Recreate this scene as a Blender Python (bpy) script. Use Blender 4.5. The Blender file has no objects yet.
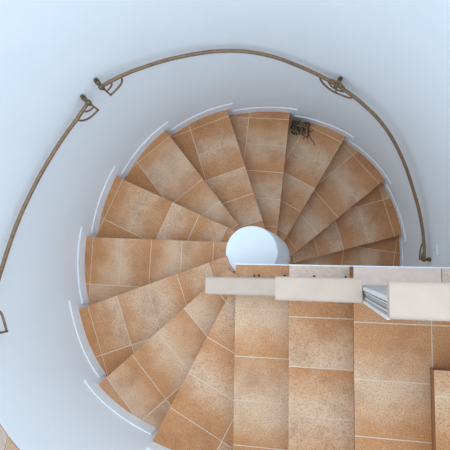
import bpy, bmesh, math, random
from math import sin, cos, pi, radians, degrees, atan2, hypot, sqrt
from mathutils import Vector, Matrix
random.seed(7)
C = bpy.context.scene.collection
RISE = 0.17
ZTOP = 16 * RISE           # height of the first straight-edged step (2.72 m)

# ------------------------------------------------------------------ helpers
def obj(name, bm, mats, parent=None, smooth=False):
    me = bpy.data.meshes.new(name)
    bm.normal_update()
    bm.to_mesh(me); bm.free()
    if not isinstance(mats, (list, tuple)): mats = [mats]
    for m in mats: me.materials.append(m)
    o = bpy.data.objects.new(name, me); C.objects.link(o)
    if parent: o.parent = parent
    if smooth:
        for p in me.polygons: p.use_smooth = True
    return o

def thing(name, label, cat, loc=(0, 0, 0), rotz=0, group=None):
    o = bpy.data.objects.new(name, None); C.objects.link(o)
    o.location = loc; o.rotation_euler = (0, 0, rotz); o.empty_display_size = .1
    o['label'] = label; o['category'] = cat
    if group: o['group'] = group
    return o

def tag(o, label, cat, group=None):
    o['label'] = label; o['category'] = cat
    if group: o['group'] = group
    return o

def struct(name, bm, m, smooth=False):
    o = obj(name, bm, m, None, smooth); o['kind'] = 'structure'; return o

def prism(bm, poly, z0, z1, mtop=0, mside=0):
    lo = [bm.verts.new((x, y, z0)) for x, y in poly]
    hi = [bm.verts.new((x, y, z1)) for x, y in poly]
    n = len(poly)
    f = bm.faces.new(hi); f.material_index = mtop
    g = bm.faces.new(lo[::-1]); g.material_index = mside
    for i in range(n):
        s = bm.faces.new((lo[i], lo[(i+1) % n], hi[(i+1) % n], hi[i])); s.material_index = mside
    return f

def area(poly):
    return .5 * sum(poly[i][0]*poly[(i+1) % len(poly)][1] - poly[(i+1) % len(poly)][0]*poly[i][1] for i in range(len(poly)))

def ccw(poly):
    return poly if area(poly) > 0 else poly[::-1]

def clip(poly, ax, val, keep_greater):
    out = []
    n = len(poly)
    ins = lambda p: (p[ax] >= val) if keep_greater else (p[ax] <= val)
    for i in range(n):
        a, b = poly[i], poly[(i+1) % n]
        ia, ib = ins(a), ins(b)
        if ia: out.append(a)
        if ia != ib:
            t = (val - a[ax]) / (b[ax] - a[ax])
            out.append((a[0] + t*(b[0]-a[0]), a[1] + t*(b[1]-a[1])))
    return out

def tube(bm, pts, rad, seg=10, closed=False, cap=True):
    pts = [Vector(p) for p in pts]; n = len(pts)
    rads = rad if isinstance(rad, (list, tuple)) else [rad]*n
    rings = []; nrm = None
    for i, p in enumerate(pts):
        if closed: t = pts[(i+1) % n] - pts[i-1]
        else: t = pts[min(i+1, n-1)] - pts[max(i-1, 0)]
        t.normalize()
        if nrm is None:
            nrm = t.cross(Vector((0, 0, 1)))
            if nrm.length < .1: nrm = t.cross(Vector((1, 0, 0)))
        nrm = (nrm - t * nrm.dot(t)).normalized()
        b = t.cross(nrm)
        rings.append([bm.verts.new(p + rads[i]*(cos(2*pi*j/seg)*nrm + sin(2*pi*j/seg)*b)) for j in range(seg)])
    for i in range(n if closed else n-1):
        A, B = rings[i], rings[(i+1) % n]
        for j in range(seg):
            bm.faces.new((A[j], A[(j+1) % seg], B[(j+1) % seg], B[j]))
    if cap and not closed:
        bm.faces.new(rings[0][::-1]); bm.faces.new(rings[-1])

def ball(bm, c, r, seg=14):
    bmesh.ops.create_uvsphere(bm, u_segments=seg, v_segments=seg//2+2, radius=r, matrix=Matrix.Translation(Vector(c)))

def box(bm, x0, x1, y0, y1, z0, z1, bevel=0, seg=3):
    r = bmesh.ops.create_cube(bm, size=1, matrix=Matrix.Translation(((x0+x1)/2, (y0+y1)/2, (z0+z1)/2)) @ Matrix.Diagonal((x1-x0, y1-y0, z1-z0, 1)))
    if bevel:
        es = set(e for v in r['verts'] for e in v.link_edges)
        bmesh.ops.bevel(bm, geom=list(es), offset=bevel, segments=seg, affect='EDGES', profile=.5)

# ------------------------------------------------------------------ materials
def new_mat(name):
    m = bpy.data.materials.new(name); m.use_nodes = True
    nt = m.node_tree
    return m, nt, nt.nodes['Principled BSDF']

def N(nt, typ, **kw):
    n = nt.nodes.new(typ)
    for k_, v in kw.items():
        if k_.startswith('_'): setattr(n, k_[1:], v)
        else: n.inputs[k_.replace('__', ' ')].default_value = v
    return n

def mix(nt, fac, a, b, mode='MIX'):
    n = nt.nodes.new('ShaderNodeMix'); n.data_type = 'RGBA'; n.blend_type = mode
    for s, v in ((n.inputs[0], fac), (n.inputs[6], a), (n.inputs[7], b)):
        if hasattr(v, 'links') or isinstance(v, bpy.types.NodeSocket): nt.links.new(v, s)
        else: s.default_value = v if not isinstance(v, tuple) else (*v, 1)[:4]
    return n.outputs[2]

def mapr(nt, v, a, b, c, d):
    n = nt.nodes.new('ShaderNodeMapRange'); nt.links.new(v, n.inputs[0])
    for i, x in enumerate((a, b, c, d)): n.inputs[i+1].default_value = x
    return n.outputs[0]

def noise(nt, co, scale, detail=4, rough=.6):
    n = N(nt, 'ShaderNodeTexNoise', Scale=scale, Detail=detail, Roughness=rough)
    nt.links.new(co, n.inputs['Vector']); return n.outputs['Fac']

def mat_plain(name, col, var=.05, rough=.7, scale=8, bump=.0, metallic=0, bscale=120):
    m, nt, p = new_mat(name)
    co = nt.nodes.new('ShaderNodeTexCoord').outputs['Object']
    f = noise(nt, co, scale)
    c2 = tuple(c*(1-var) for c in col)
    c1 = tuple(min(1, c*(1+var)) for c in col)
    nt.links.new(mix(nt, mapr(nt, f, .3, .7, 0, 1), c1, c2), p.inputs['Base Color'])
    p.inputs['Roughness'].default_value = rough; p.inputs['Metallic'].default_value = metallic
    if bump:
        b = N(nt, 'ShaderNodeBump', Strength=bump, Distance=.002)
        nt.links.new(noise(nt, co, bscale, 3), b.inputs['Height']); nt.links.new(b.outputs[0], p.inputs['Normal'])
    return m

def mat_tile(name, dark, mid, pale):
    """rustic flashed terracotta: each tile burns from a pale band to an orange edge, with fine speckle"""
    m, nt, p = new_mat(name)
    co = nt.nodes.new('ShaderNodeTexCoord').outputs['Object']
    tone = nt.nodes.new('ShaderNodeUVMap'); tone.uv_map = 'tone'
    sep = nt.nodes.new('ShaderNodeSeparateXYZ'); nt.links.new(tone.outputs[0], sep.inputs[0])
    ab = N(nt, 'ShaderNodeMath', _operation='ABSOLUTE'); nt.links.new(sep.outputs[0], ab.inputs[0])
    rn = N(nt, 'ShaderNodeAttribute', _attribute_name='tile_random')
    w = noise(nt, co, 7, 3)
    # distance from the pale band, wobbling with noise
    a1 = N(nt, 'ShaderNodeMath', _operation='ADD'); nt.links.new(ab.outputs[0], a1.inputs[0])
    nt.links.new(mapr(nt, w, .25, .75, -.3, .3), a1.inputs[1])
    a2 = N(nt, 'ShaderNodeMath', _operation='ADD'); nt.links.new(a1.outputs[0], a2.inputs[0])
    nt.links.new(mapr(nt, rn.outputs['Fac'], 0, 1, -.18, .18), a2.inputs[1])
    f1 = mapr(nt, a2.outputs[0], .15, .9, 0, 1)
    base = mix(nt, f1, pale, mid)
    f2 = mapr(nt, noise(nt, co, 5, 4), .5, .8, 0, .55)
    base = mix(nt, f2, base, dark)
    # speckle
    sp = noise(nt, co, 150, 2, .7)
    base = mix(nt, mapr(nt, sp, .5, .64, 0, .6), base, dark)
    sp2 = noise(nt, co, 105, 2, .7)
    base = mix(nt, mapr(nt, sp2, .58, .68, 0, .3), base, tuple(min(1, c*1.25) for c in pale))
    # faint score line across the middle of the wide tiles
    ln = mapr(nt, ab.outputs[0], .012, .022, .22, 0)
    base = mix(nt, ln, base, (.75, .63, .5))
    nt.links.new(base, p.inputs['Base Color'])
    p.inputs['Roughness'].default_value = .55
    p.inputs['Specular IOR Level'].default_value = .35
    b = N(nt, 'ShaderNodeBump', Strength=.25, Distance=.0015)
    nt.links.new(noise(nt, co, 180, 3), b.inputs['Height']); nt.links.new(b.outputs[0], p.inputs['Normal'])
    return m

M_tile = mat_tile('terracotta_tile', (.30, .106, .032), (.58, .268, .11), (.70, .46, .295))
M_riser = mat_plain('terracotta_riser', (.31, .12, .045), .15, .6, 20)
M_grout = mat_plain('cream_grout', (.74, .61, .46), .06, .9, 30)
M_wall = mat_plain('white_plaster', (.865, .895, .925), .012, .85, 3, .25, bscale=60)
M_white = mat_plain('white_trim', (.84, .87, .90), .02, .6, 6)
M_column = mat_plain('white_render', (.88, .925, .955), .015, .8, 4)
M_cope = mat_plain('cream_stone', (.515, .385, .30), .05, .45, 12, .1)
M_ledge = mat_plain('pale_speckled_stone', (.66, .49, .39), .14, .6, 70)
M_low = mat_plain('shaded_white_plaster', (.43, .39, .36), .06, .8, 12)  # white parapet plaster, its shade put into a darker, warmer base colour
M_trim = mat_plain('off_white_trim', (.66, .62, .58), .05, .6, 12)
M_slat = mat_plain('grey_joint', (.40, .39, .38), .06, .7, 12)
M_brass = mat_plain('aged_bronze', (.27, .168, .095), .22, .42, 40, .15, metallic=.45)
M_brassd = mat_plain('dark_bronze', (.17, .115, .065), .25, .45, 60, .15, metallic=.45)
M_twig = mat_plain('dry_twig', (.09, .055, .03), .5, .9, 60)
M_twigl = mat_plain('dry_straw', (.62, .43, .24), .3, .9, 60)
M_leafd = mat_plain('dead_leaf', (.02, .017, .013), .4, .9, 60)
M_dirt = mat_plain('dark_dirt', (.05, .04, .035), .4, .95, 80)
M_ledge2 = mat_plain('pale_stone', (.74, .565, .48), .06, .6, 40)
M_floor = mat_plain('hall_floor', (.62, .55, .48), .06, .6, 4)

# ------------------------------------------------------------------ plan of the tower
FC = [1.34865, -0.00632, 0.00334, 0.01085, 0.00357, -0.00227, -0.00788, -0.0145, 0.00473]
def wall_r(t):
    r = FC[0]
    for m in range(1, 5): r += FC[2*m-1]*cos(m*t) + FC[2*m]*sin(m*t)
    a = degrees(t)
    while a > 0: a -= 360
    return r + .012*math.exp(-((a+138)/11)**2) - .008*math.exp(-((a+113)/10)**2) - .008*math.exp(-((a+161)/9)**2)
def wp(t, d=0):
    r = wall_r(t) + d
    return (r*cos(t), r*sin(t))
R_COL = .176                      # where the steps die into the column
CC = (.027, -.004)                # axis of the column

# nosing lines: outer corner at the wall and a second point further in
NOS = {1: ((-.5389, -1.2111), (-.1764, -.5046)), 2: ((-1.0102, -.9474), (-.3898, -.3805)),
       3: ((-1.2852, -.4571), (-.5131, -.1716)), 4: ((-1.3524, .104), (-.55, .0813)),
       5: ((-1.1918, .6378), (-.727, .4296)), 6: ((-.8214, 1.0787), (-.1534, .2414)),
       7: ((-.3029, 1.31), (-.1104, .7291)), 8: ((.2602, 1.3094), (.208, .7827)),
       9: ((.7709, 1.1138), (.4414, .543)), 10: ((1.1454, .7331), (.5556, .2374)),
       11: ((1.3208, .2198), (.4432, -.0282))}
for i in range(12, 16):
    t = radians(9.45 - 23.8*(i-11)); d = radians(9.45 - 23.8*(i-11) + 180 + 6)
    p = wp(t); NOS[i] = (p, (p[0]+cos(d), p[1]+sin(d)))
NOS[0] = ((0.016, -1.34), (0.004, -.3))

def line_circle(p, d, R):
    """points where the line p + s d meets the circle of radius R (smaller s first)"""
    if R < .5: p = (p[0]-CC[0], p[1]-CC[1])
    b = p[0]*d[0] + p[1]*d[1]; c = p[0]**2 + p[1]**2 - R*R
    q = b*b - c
    if q < 0: return (-b, -b)
    return (-b - sqrt(q), -b + sqrt(q))

def nos(kk, back=0.0):
    """nosing line kk moved back by `back`: wall point, direction inwards, column point"""
    (ax, ay), (bx, by) = NOS[kk]
    L = hypot(bx-ax, by-ay); d = ((bx-ax)/L, (by-ay)/L)
    # 'back' = towards the higher step = to the left of the inward direction when winding down clockwise
    nrm = (d[1], -d[0])
    p = (ax + nrm[0]*back, ay + nrm[1]*back)
    t = atan2(p[1], p[0])
    s0, s1 = line_circle(p, d, wall_r(t) + .012)
    o = (p[0]+d[0]*s0, p[1]+d[1]*s0)
    s0, s1 = line_circle(p, d, R_COL)
    i = (p[0]+d[0]*s0, p[1]+d[1]*s0)
    return o, d, i

def arc(t0, t1, n, f):
    return [f(t0 + (t1-t0)*j/n) for j in range(n+1)]

def unwrap(a, ref):
    while a - ref > pi: a -= 2*pi
    while a - ref < -pi: a += 2*pi
    return a

# ------------------------------------------------------------------ the staircase
stair = thing('spiral_staircase', 'terracotta tiled spiral staircase winding down around the round white column', 'staircase')

UJ_A = [-.3, .072, .57, .82, 1.07, 1.6]
UJ_B = [-.3, .085, .33, .82, 1.07, 1.6]
UJ_C = [-.3, .245, .492, .745, .99, 1.24, 1.6]
GAP = .0028

def tiles(bm, poly, org, d, ujs, vjs, z0, z1, seed, tone_flip=0):
    """cut a tread outline into tiles in the frame (u along d, v backwards) and add each as a thin slab"""
    rnd = random.Random(seed)
    nrm = (d[1], -d[0])
    loc = [((x-org[0])*d[0] + (y-org[1])*d[1], (x-org[0])*nrm[0] + (y-org[1])*nrm[1]) for x, y in poly]
    uvl = bm.loops.layers.uv.get('tone') or bm.loops.layers.uv.new('tone')
    rl = bm.faces.layers.float.get('tile_random') or bm.faces.layers.float.new('tile_random')
    for i in range(len(ujs)-1):
        for j in range(len(vjs)-1):
            q = clip(clip(clip(clip(loc, 0, ujs[i]+GAP, True), 0, ujs[i+1]-GAP, False), 1, vjs[j]+GAP, True), 1, vjs[j+1]-GAP, False)
            if len(q) < 3 or abs(area(q)) < 2e-5: continue
            w = ujs[i+1]-ujs[i]
            r = rnd.random()
            wide = .35 < w < .6
            up = (i + tone_flip) % 2
            pts = [(org[0]+u*d[0]+v*nrm[0], org[1]+u*d[1]+v*nrm[1]) for u, v in q]
            if area(pts) < 0: pts = pts[::-1]
            before = set(bm.faces)
            prism(bm, pts, z0, z1)
            for f in bm.faces:
                if f in before: continue
                f[rl] = r
                for l in f.loops:
                    x, y = l.vert.co.x-org[0], l.vert.co.y-org[1]
                    s = (x*d[0]+y*d[1] - ujs[i]) / w
                    if wide: tv = 2*s - 1
                    elif w < .3: tv = (.05 + .95*s) if up else (1 - .95*s)
                    else: tv = .9
                    if i == 0: tv = .95
                    if j > 0: tv = abs(tv)*.4 + .6*(r > .4) + .1
                    l[uvl].uv = (tv, 0)

def make_step(kk, top, org, d, ujs, seed, skirt=None, vj=.375, body_h=.25, flip=0, core=None):
    """one step: core block with grout bed on top, laid tiles, white skirting on the wall"""
    z = ZTOP - kk*RISE
    bm = bmesh.new()
    prism(bm, ccw(top), z-.032, z-.002, 1, 0)
    prism(bm, ccw(core), z-body_h, z-.0325, 0, 0)
    st = obj('step', bm, [M_riser, M_grout], stair)
    bm = bmesh.new()
    tiles(bm, ccw(top), org, d, ujs, [-.02, vj, .75, 1.6], z-.002, z, seed, flip)
    obj('tread_tiles', bm, M_tile, st)
    if skirt:
        t0, t1 = skirt
        n = 10
        bm = bmesh.new()
        ins = arc(t0, t1, n, lambda t: wp(t, -.0085)); out = arc(t0, t1, n, lambda t: wp(t, .004))
        prism(bm, ccw(ins + out[::-1]), z, z+.095)
        es = [e for e in bm.edges if all(v.co.z > z+.09 for v in e.verts)]
        bmesh.ops.bevel(bm, geom=es, offset=.003, segments=2, affect='EDGES')
        obj('skirting', bm, M_wall, st)
    return st

for kk in range(1, 16):
    o, d, i_ = nos(kk)
    if kk == 1:
        ob, ib = (.03, -sqrt(1.345**2-.03**2)), (.03, -.12)
    else:
        ob, _, ib = nos(kk-1, .03)
    ta = atan2(o[1], o[0]); tb = unwrap(atan2(ob[1], ob[0]), ta)
    outer = arc(ta, tb, 14, lambda t: wp(t, .012))
    tia = atan2(i_[1]-CC[1], i_[0]-CC[0]); tib = unwrap(atan2(ib[1]-CC[1], ib[0]-CC[0]), tia)
    if kk == 1:
        inner = [ib, (-.0, -.13)] + [(CC[0]+R_COL*cos(t), CC[1]+R_COL*sin(t)) for t in (radians(-110), tia)]
    else:
        inner = arc(tib, tia, 6, lambda t: (CC[0]+R_COL*cos(t), CC[1]+R_COL*sin(t)))
    poly = outer[1:-1]
    poly = [o] + poly + [ob] + inner[:-1] + [i_]
    ujs = UJ_C if kk == 1 else (UJ_B if kk in (2, 3) else UJ_A)
    oc, _, ic = nos(kk, .028)
    core = [oc] + [p for p in outer[1:-1]][1:] + [ob] + inner[:-2] + [ic]
    make_step(kk, poly, NOS[kk][0], d, ujs, 100+kk, (ta - (.055 if kk > 1 else 0), tb - .05), flip=kk, core=core)

# upper run: straight-edged steps climbing to the right, cut off by the round wall
YL = -.094                                     # face towards the stairwell
def upper(kk, x0, x1, y0, seed, ujs, d=(0, 1), skirt=True):
    Rw = lambda x: -sqrt(1.35**2 - x*x)
    n = 8
    pts = [(x0 + (x1-x0)*j/n, None) for j in range(n+1)]
    low = [(x, -sqrt(max(wall_r(atan2(-sqrt(max(1.35**2-x*x, 0)), x))**2 - x*x, 0)) - .008) for x, _ in pts]
    poly = low + [(x1, y0), (x0, y0)]
    return poly
# levels 0, 1 above, 2 above and the corner step
p0 = upper(0, .006, .345, YL, 1, None)
p1 = upper(-1, .322, .655, YL, 2, None)
yj = lambda lst: [y + 1.34 for y in lst]
UP = [-.02, .47, .723, .978, 1.30]
make_step(0, p0, (.006, -1.34), (0, 1), [-.05, .233, .723, 1.262], 31, (radians(-89), radians(-76)), vj=.5, flip=1, core=upper(0, .036, .345, YL, 1, None))
make_step(-1, p1, (.322, -1.34), (0, 1), [-.05, .234, .724, .979, 1.30], 32, (radians(-75), radians(-61.5)), vj=.5, flip=1, core=upper(-1, .352, .655, YL, 2, None))
# level two: runs on to the wall as a small landing
yb = .634
polyl = [wp(radians(-61.8), .008)] + arc(radians(-60), radians(-8), 16, lambda t: wp(t, .008)) + [(1.337, YL), (.632, YL)]
polyl[0] = (.632, -sqrt(wall_r(radians(-61.8))**2 - .632**2) - .008)
make_step(-2, polyl, (.632, -1.34), (0, 1), [-.05, .212, .469, .725, .987, 1.30], 33, (radians(-61), radians(-8)), vj=.342, flip=0, core=[(.662, polyl[0][1] + .02)] + polyl[2:-1] + [(.662, YL)])
# corner step
polyc = [(.934, -sqrt(1.35**2 - .934**2) - .0)] + arc(radians(-45.5), radians(-23.5), 10, lambda t: wp(t, .008)) + [(1.24, -.514), (.934, -.514)]
make_step(-3, polyc, (.934, -1.34), (0, 1), [-.05, .21, .469, .72, .99], 34, (radians(-45), radians(-24)), vj=.3, body_h=.168, core=[(.962, polyc[0][1] + .03)] + polyc[2:-2] + [(1.25, -.542), (.962, -.542)])

# white string that closes the open side of the upper run, and ledge slabs beside the parapet
bm = bmesh.new()
for (xa, xb, kk) in ((.004, .322, 0), (.322, .632, -1), (.632, 1.337, -2)):
    z = ZTOP - kk*RISE
    box(bm, xa, xb, YL, YL+.007, z-.28, z+.004)
obj('side_string', bm, M_white, stair)
for (xa, xb, kk, m) in ((.323, .631, -1, M_ledge), (.633, 1.02, -2, M_ledge2), (1.024, 1.3, -2, M_ledge)):
    z = ZTOP - kk*RISE
    bm = bmesh.new(); box(bm, xa, xb, YL+.001, -.1765, z+.001, z+.004)
    obj('ledge_slab', bm, m, stair)

# ------------------------------------------------------------------ column
bm = bmesh.new()
rings = []
prof = [(.235, 0.0), (.228, .5), (.222, .85), (.210, 1.4), (.193, 1.95), (.186, 2.185), (.182, 2.2)]
for r, z in prof:
    rings.append([bm.verts.new((CC[0]+r*cos(2*pi*j/72), CC[1]+r*sin(2*pi*j/72), z)) for j in range(72)])
for a, b in zip(rings, rings[1:]):
    for j in range(72): bm.faces.new((a[j], a[(j+1) % 72], b[(j+1) % 72], b[j]))
bm.faces.new(rings[-1]); bm.faces.new(rings[0][::-1])
for f in bm.faces: f.smooth = len(f.verts) == 4
col = obj('newel_column', bm, M_column)
tag(col, 'smooth round white column with flat top in the middle of the spiral', 'column')

# ------------------------------------------------------------------ parapet of the upper run
par = thing('stepped_parapet', 'low stepped parapet with cream stone coping along the upper steps', 'parapet', (0, 0, 0))
SEG = [(-.142, .30, 2.56, 2.86, -.262, -.163), (.283, .637, 2.89, 3.352, -.240, -.138), (.641, 1.30, 3.06, 3.91, -.233, -.128)]
for n_, (xa, xb, z0, z1, ya, yb_) in enumerate(SEG):
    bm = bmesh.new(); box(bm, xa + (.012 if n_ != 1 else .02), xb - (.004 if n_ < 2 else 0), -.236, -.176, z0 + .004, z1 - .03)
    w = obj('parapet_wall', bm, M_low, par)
    bm = bmesh.new(); box(bm, xa, xb, ya, yb_, z1-.036, z1)
    lng = [e for e in bm.edges if abs(e.verts[0].co.x - e.verts[1].co.x) > .05]
    bmesh.ops.bevel(bm, geom=lng, offset=.015, segments=5, affect='EDGES', profile=.5)
    c = obj('coping', bm, M_cope, par)
    for f in c.data.polygons: f.use_smooth = False
# grooved end of the tall segment
xa = .637
bm = bmesh.new()
for (y0, y1, dx) in ((-.2385, -.228, .010), (-.2195, -.2155, .004), (-.197, -.193, .004), (-.186, -.174, .010)):
    box(bm, xa + .012 - dx, xa + .0125, y0, y1, 3.36, 3.874)
obj('end_trim', bm, M_trim, par)
bm = bmesh.new()
for (y0, y1) in ((-.2275, -.2220), (-.2055, -.2005), (-.1905, -.1865)):
    box(bm, xa + .0105, xa + .0122, y0, y1, 3.36, 3.874)
obj('end_joint', bm, M_slat, par)

# ------------------------------------------------------------------ tower walls, floor, terrace
TH = .22
ZW = 4.0
T_Z = 3.266
A0, A1 = radians(-149), radians(-106)      # opening onto the terrace
# openings: the terrace above; unseen entrance and window below are added to let daylight in
OPEN = [(A0, A1, T_Z - .004, 99), (radians(-134), radians(-94), 0, 2.02), (radians(-62), radians(-32), 1.4, 2.35)]
def round_wall():
    """one closed shell with its openings cut right through"""
    bm = bmesh.new()
    edges = sorted({x for o in OPEN for x in o[:2]})
    ang = []
    for a, b in zip(edges, edges[1:] + [edges[0] + 2*pi]):
        m = max(1, int((b-a)/radians(1.7)))
        ang += [a + (b-a)*q/m for q in range(m)]
    zs = sorted({0, .65, 1.6, T_Z - .004, 3.65, ZW, 2.02, 1.4, 2.35, 2.9})
    n = len(ang); nz = len(zs) - 1
    mid = lambda j: (ang[j] + (ang[j+1] if j < n-1 else ang[0] + 2*pi))/2
    hole = lambda i, j: i < 0 or i >= nz or any(o[0] < mid(j) < o[1] and o[2] < (zs[i]+zs[i+1])/2 < o[3] for o in OPEN)
    ins = [[bm.verts.new((*wp(t), z)) for t in ang] for z in zs]
    out = [[bm.verts.new((*wp(t, TH), z)) for t in ang] for z in zs]
    for i in range(nz):
        for j in range(n):
            if hole(i, j): continue
            q = (j+1) % n
            bm.faces.new((ins[i][q], ins[i][j], ins[i+1][j], ins[i+1][q])).smooth = True
            bm.faces.new((out[i][j], out[i][q], out[i+1][q], out[i+1][j])).smooth = True
            if hole(i, (j-1) % n): bm.faces.new((ins[i][j], out[i][j], out[i+1][j], ins[i+1][j]))
            if hole(i, q): bm.faces.new((ins[i][q], out[i][q], out[i+1][q], ins[i+1][q]))
            if hole(i-1, j): bm.faces.new((ins[i][j], out[i][j], out[i][q], ins[i][q]))
            if hole(i+1, j): bm.faces.new((ins[i+1][j], out[i+1][j], out[i+1][q], ins[i+1][q]))
    bmesh.ops.delete(bm, geom=[v for v in bm.verts if not v.link_faces], context='VERTS')
    bmesh.ops.recalc_face_normals(bm, faces=bm.faces[:])
    for e in bm.edges:
        if len(e.link_faces) == 2 and e.calc_face_angle(0) > .6: e.smooth = False
    return bm
struct('wall_round', round_wall(), M_wall)

bm = bmesh.new()
prism(bm, [wp(2*pi*j/96, .1) for j in range(96)], -.12, 0)
struct('floor', bm, M_floor)

# terrace outside the opening: tiled floor level with the sill
bm = bmesh.new()
pts = arc(A0 + .005, A1 - .005, 30, lambda t: wp(t, .0)) 
far = arc(A0 + .005, A1 - .005, 10, lambda t: (2.6*cos(t), 2.6*sin(t)))
poly = ccw(pts + far[::-1])
# top of the sill inside the opening plus the ground outside
prism(bm, poly, T_Z-.004, T_Z-.002, 0, 0)
struct('floor_terrace', bm, M_grout)
bm = bmesh.new()
td = (cos(radians(-100)), sin(radians(-100)))
tiles(bm, poly, (-.92, -.98), td, [-1.6 + .25*i for i in range(13)], [-2.4 + .25*i for i in range(16)], T_Z-.002, T_Z+.003, 77)
struct('floor_terrace_tiles', bm, mat_tile('terrace_tile', (.30, .14, .065), (.43, .26, .16), (.46, .36, .31)))

# ------------------------------------------------------------------ handrails
OFF = -.065
def catmull(pts, sub):
    out = []
    n = len(pts)
    for i in range(n-1):
        p0, p1, p2, p3 = pts[max(i-1, 0)], pts[i], pts[i+1], pts[min(i+2, n-1)]
        for s in range(sub):
            t = s/sub
            out.append(tuple(.5*((2*b) + (-a+c)*t + (2*a-5*b+4*c-d)*t*t + (-a+3*b-3*c+d)*t**3) for a, b, c, d in zip(p0, p1, p2, p3)))
    out.append(pts[-1]); return out
RAILS = [
    ([(-1.6, 1.72), (3.4, 1.733), (8, 1.748), (13.5, 1.775), (22, 1.838), (30.2, 1.957), (39.2, 2.098), (46.1, 2.185), (52.4, 2.235), (58.8, 2.285),
      (66.5, 2.342), (73.4, 2.404), (80.8, 2.487), (88.3, 2.556), (96.2, 2.607), (104.8, 2.655), (116, 2.734), (122.9, 2.793), (130.4, 2.85)], 61.6,
     'long curved bronze handrail above the lower steps with scroll brackets at both ends and middle'),
    ([(135.7, 2.83), (139.5, 2.815), (143.7, 2.81), (153.8, 2.83), (163.2, 2.871), (171.1, 2.923), (179.6, 2.99), (185.3, 3.045), (192, 3.12), (196, 3.155), (202, 3.22)], None,
     'shorter bronze handrail with scroll ends at the left, higher up the wall'),
]
def rp(tdeg, z, d=OFF):
    t = radians(tdeg); return Vector(((1.355+d)*cos(t), (1.355+d)*sin(t), z))
def rail_z(cv, tdeg):
    for (a, za), (b, zb) in zip(cv, cv[1:]):
        if a <= tdeg <= b: return za + (zb-za)*(tdeg-a)/(b-a)
    return cv[0][1] if tdeg < cv[0][0] else cv[-1][1]

def bracket(rail, cv, tdeg, dirs):
    """wall rosette and stub, short post hanging below the rail, two quarter-circle scrolls on each side in `dirs`"""
    z = rail_z(cv, tdeg); t = radians(tdeg)
    P = rp(tdeg, z); er = Vector((cos(t), sin(t), 0))
    bm = bmesh.new()
    tube(bm, [P - er*.004, P + er*.068], .009, 10)
    bmesh.ops.create_cone(bm, cap_ends=True, segments=18, radius1=.017, radius2=.013, depth=.02,
                          matrix=Matrix.Translation(P + er*.056) @ er.to_track_quat('Z', 'Y').to_matrix().to_4x4())
    br = obj('bracket', bm, M_brassd, rail, False)
    bm = bmesh.new()
    ball(bm, P + er*.032, .016); ball(bm, P - er*.002, .0205); ball(bm, P + Vector((0, 0, -.026)), .0125)
    obj('knob', bm, M_brassd, br, True)
    bm = bmesh.new()
    tube(bm, [P, P + Vector((0, 0, -.07)), P + Vector((0, 0, -.134))], .0062, 8)
    obj('post', bm, M_brass, br, True)
    for sg in dirs:
        for R, HW, th_ in ((.125, .128, .0068), (.068, .062, .006)):
            bm = bmesh.new(); pts = []
            for j in range(15):
                a = pi/2*j/14
                tt = tdeg + sg*degrees(HW*sin(a)/1.29)
                pts.append(rp(tt, z*(1-sin(a)) + rail_z(cv, tt)*sin(a) - R*cos(a) - .004))
            tube(bm, pts, th_, 8)
            obj('scroll', bm, M_brass, br, True)
        if len(dirs) == 2:
            bm = bmesh.new(); pts = []
            for j in range(15):
                a = pi/2*j/14
                tt = tdeg + sg*degrees(.062*sin(a)/1.29)
                pts.append(rp(tt, z*(1-sin(a)) + rail_z(cv, tt)*sin(a) + .06*cos(a) - .004))
            tube(bm, pts, .006, 8)
            obj('scroll', bm, M_brass, br, True)

for ctrl, midt, lab in RAILS:
    cv = catmull(ctrl, 8)
    base = rp(*ctrl[0])
    rail = thing('handrail', lab, 'handrail', (0, 0, 0), 0, 'bronze wall handrails')
    bm = bmesh.new()
    tube(bm, [rp(t, z) for t, z in cv], .0122, 12)
    obj('rail_bar', bm, M_brass, rail, True)
    bracket(rail, cv, ctrl[0][0] + .2, (1,))
    bracket(rail, cv, ctrl[-1][0] - .2, (-1,))
    if midt: bracket(rail, cv, midt, (1, -1))

# ------------------------------------------------------------------ small things
# dry tangle of twigs on the tenth step down, against the wall
rnd = random.Random(3)
zt = ZTOP - 9*RISE
cx, cy = .345, 1.225
pl = thing('dried_plant', 'dark tangle of dead twigs lying on a step against the wall', 'dried plant', (cx, cy, zt))
def inside(x, y):      # keep the twigs inside the tower wall and off the riser behind them
    r = hypot(x, y)
    lim = wall_r(atan2(y, x)) - .028
    if r > lim - .02:
        q = max(.9, (lim - .02 - .35*abs(r - lim + .02))/r); x, y = x*q, y*q
    return (x if x > .275 else .262 + .2*abs(x - .21)), y
def twig(bm, r, seed):
    g = random.Random(seed)
    a = g.uniform(0, 2*pi); R = g.uniform(.028, .08); tilt = g.uniform(-.8, .8); ph = g.uniform(0, 6)
    ox, oy = g.gauss(0, .018), g.gauss(0, .018); oz = g.uniform(.012, .12)
    pts = []
    n = 12; span = g.uniform(1.3, 4.2)
    for j in range(n):
        s = a + span*j/n
        rr = R*(1 + .25*sin(3*s+ph))
        x, y = cx + ox + rr*cos(s), cy + oy + rr*sin(s)*1.25
        z = oz + .6*tilt*rr*sin(s+ph) + .008*sin(5*s)
        x, y = inside(x, y)
        pts.append((x-cx, y-cy, max(z, .006)))
    tube(bm, pts, [r*(1-.6*j/n) for j in range(n)], 5)
bm = bmesh.new()
for i in range(58): twig(bm, .0036, 500+i)
obj('twig_tangle', bm, M_twig, pl)
bm = bmesh.new()
for i in range(24): twig(bm, .0028, 700+i)
obj('pale_twigs', bm, M_twigl, pl)
bm = bmesh.new()
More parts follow.
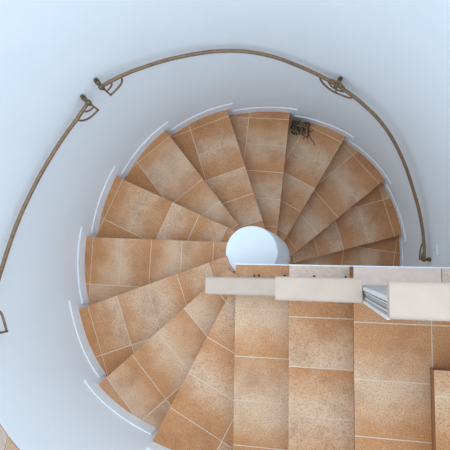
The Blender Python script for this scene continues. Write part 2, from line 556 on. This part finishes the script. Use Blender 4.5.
for i in range(110):
    x, y = inside(cx + rnd.gauss(-.025, .032), cy + rnd.gauss(.015, .042)); z = rnd.uniform(.008, .08)
    s = rnd.uniform(.010, .02); a = rnd.uniform(0, 6.28); b = rnd.uniform(-.7, .7)
    M = Matrix.Translation((x-cx, y-cy, z)) @ Matrix.Rotation(a, 4, 'Z') @ Matrix.Rotation(b, 4, 'X')
    vs = [bm.verts.new(M @ Vector(q)) for q in ((-s, 0, 0), (-.2*s, .45*s, .003), (s, 0, .001), (-.2*s, -.45*s, .003), (0, 0, -.003))]
    bm.faces.new(vs[:4]); 
    for q in range(4): bm.faces.new((vs[(q+1) % 4], vs[q], vs[4]))
obj('dead_leaves', bm, M_leafd, pl)
bm = bmesh.new()
for q in ([(.035, -.02, .03), (.07, -.05, .02), (.085, -.085, .008), (.098, -.115, .006), (.122, -.145, .006), (.136, -.175, .007), (.13, -.19, .006)],
          [(.07, -.05, .02), (.095, -.06, .012), (.118, -.055, .007), (.125, -.045, .006)],
          [(.085, -.085, .008), (.075, -.11, .006), (.08, -.13, .006)]):
    c = catmull(q, 5); tube(bm, c, [.0048 - .0025*j/len(c) for j in range(len(c))], 6)
obj('trailing_stem', bm, M_twig, pl)

# crumbs of dirt on the narrow ledge
for i, (x, y, kk, s, lab) in enumerate((
        (.115, -.155, 0, .0055, 'left crumb of a dark pair on the lowest ledge by the parapet'),
        (.141, -.153, 0, .0065, 'right crumb of a dark pair on the lowest ledge by the parapet'),
        (.290, -.152, 0, .0065, 'dark crumb in the corner where the lowest ledge meets the next step'),
        (.452, -.148, -1, .0060, 'lone dark crumb midway along the second ledge by the parapet'),
        (.610, -.146, -1, .0055, 'dark crumb near the right end of the second ledge by the parapet'))):
    bm = bmesh.new(); bmesh.ops.create_icosphere(bm, subdivisions=2, radius=s)
    g = random.Random(i)
    for v in bm.verts:
        v.co *= g.uniform(.75, 1.2); v.co.z *= .6
    lo = min(v.co.z for v in bm.verts)
    o = obj('dirt_crumb', bm, M_dirt)
    o.location = (x, y, ZTOP - kk*RISE - lo + (.0038 if kk else 0))
    tag(o, lab, 'dirt', 'crumbs on the ledge')

# small white plate on the wall beyond the rail's lower end
t = radians(1.6)
bm = bmesh.new()
box(bm, -.008, .003, -.036, .036, -.045, .045, .003, 2)
o = obj('wall_plate', bm, M_white)
x, y = wp(t, -.001); o.location = (x, y, 1.86); o.rotation_euler = (0, 0, t)
tag(o, 'small white plate on the wall beyond the low end of the long handrail', 'plate')
bm = bmesh.new(); box(bm, -.0095, -.0078, -.006, .006, -.006, .006)
obj('screw', bm, M_slat, o)

# ------------------------------------------------------------------ light
wd = bpy.data.worlds.new('World'); bpy.context.scene.world = wd; wd.use_nodes = True
nt = wd.node_tree; bg = nt.nodes['Background']
# overcast sky: about three times brighter overhead than at the horizon, dull ground below
tc = nt.nodes.new('ShaderNodeTexCoord'); sx = nt.nodes.new('ShaderNodeSeparateXYZ'); nt.links.new(tc.outputs['Generated'], sx.inputs[0])
rmp = nt.nodes.new('ShaderNodeValToRGB'); nt.links.new(mapr(nt, sx.outputs[2], -1, 1, 0, 1), rmp.inputs[0])
el = rmp.color_ramp.elements
el[0].position = .48; el[0].color = (.33, .33, .32, 1)
el[1].position = 1; el[1].color = (.57, .69, .80, 1)
e = el.new(.52); e.color = (.265, .345, .43, 1)
e = el.new(.75); e.color = (.48, .60, .71, 1)
nt.links.new(rmp.outputs[0], bg.inputs[0]); bg.inputs[1].default_value = 1.6

# ------------------------------------------------------------------ camera
cam = bpy.data.cameras.new('camera'); co = bpy.data.objects.new('camera', cam); C.objects.link(co)
co.matrix_world = Matrix(((.98136, 0, .19219, .4162), (.0176, .9958, -.08985, -.0851), (-.19139, .09155, .97724, 5.1596), (0, 0, 0, 1)))
cam.lens = 33.6; cam.sensor_width = 36; cam.clip_start = .02
sc = bpy.context.scene; sc.camera = co
sc.view_settings.view_transform = 'Standard'; sc.view_settings.look = 'None'
sc.view_settings.gamma = 1; sc.view_settings.use_curve_mapping = False
sc.view_settings.exposure = .82
sc.cycles.max_bounces = 12; sc.cycles.diffuse_bounces = 8
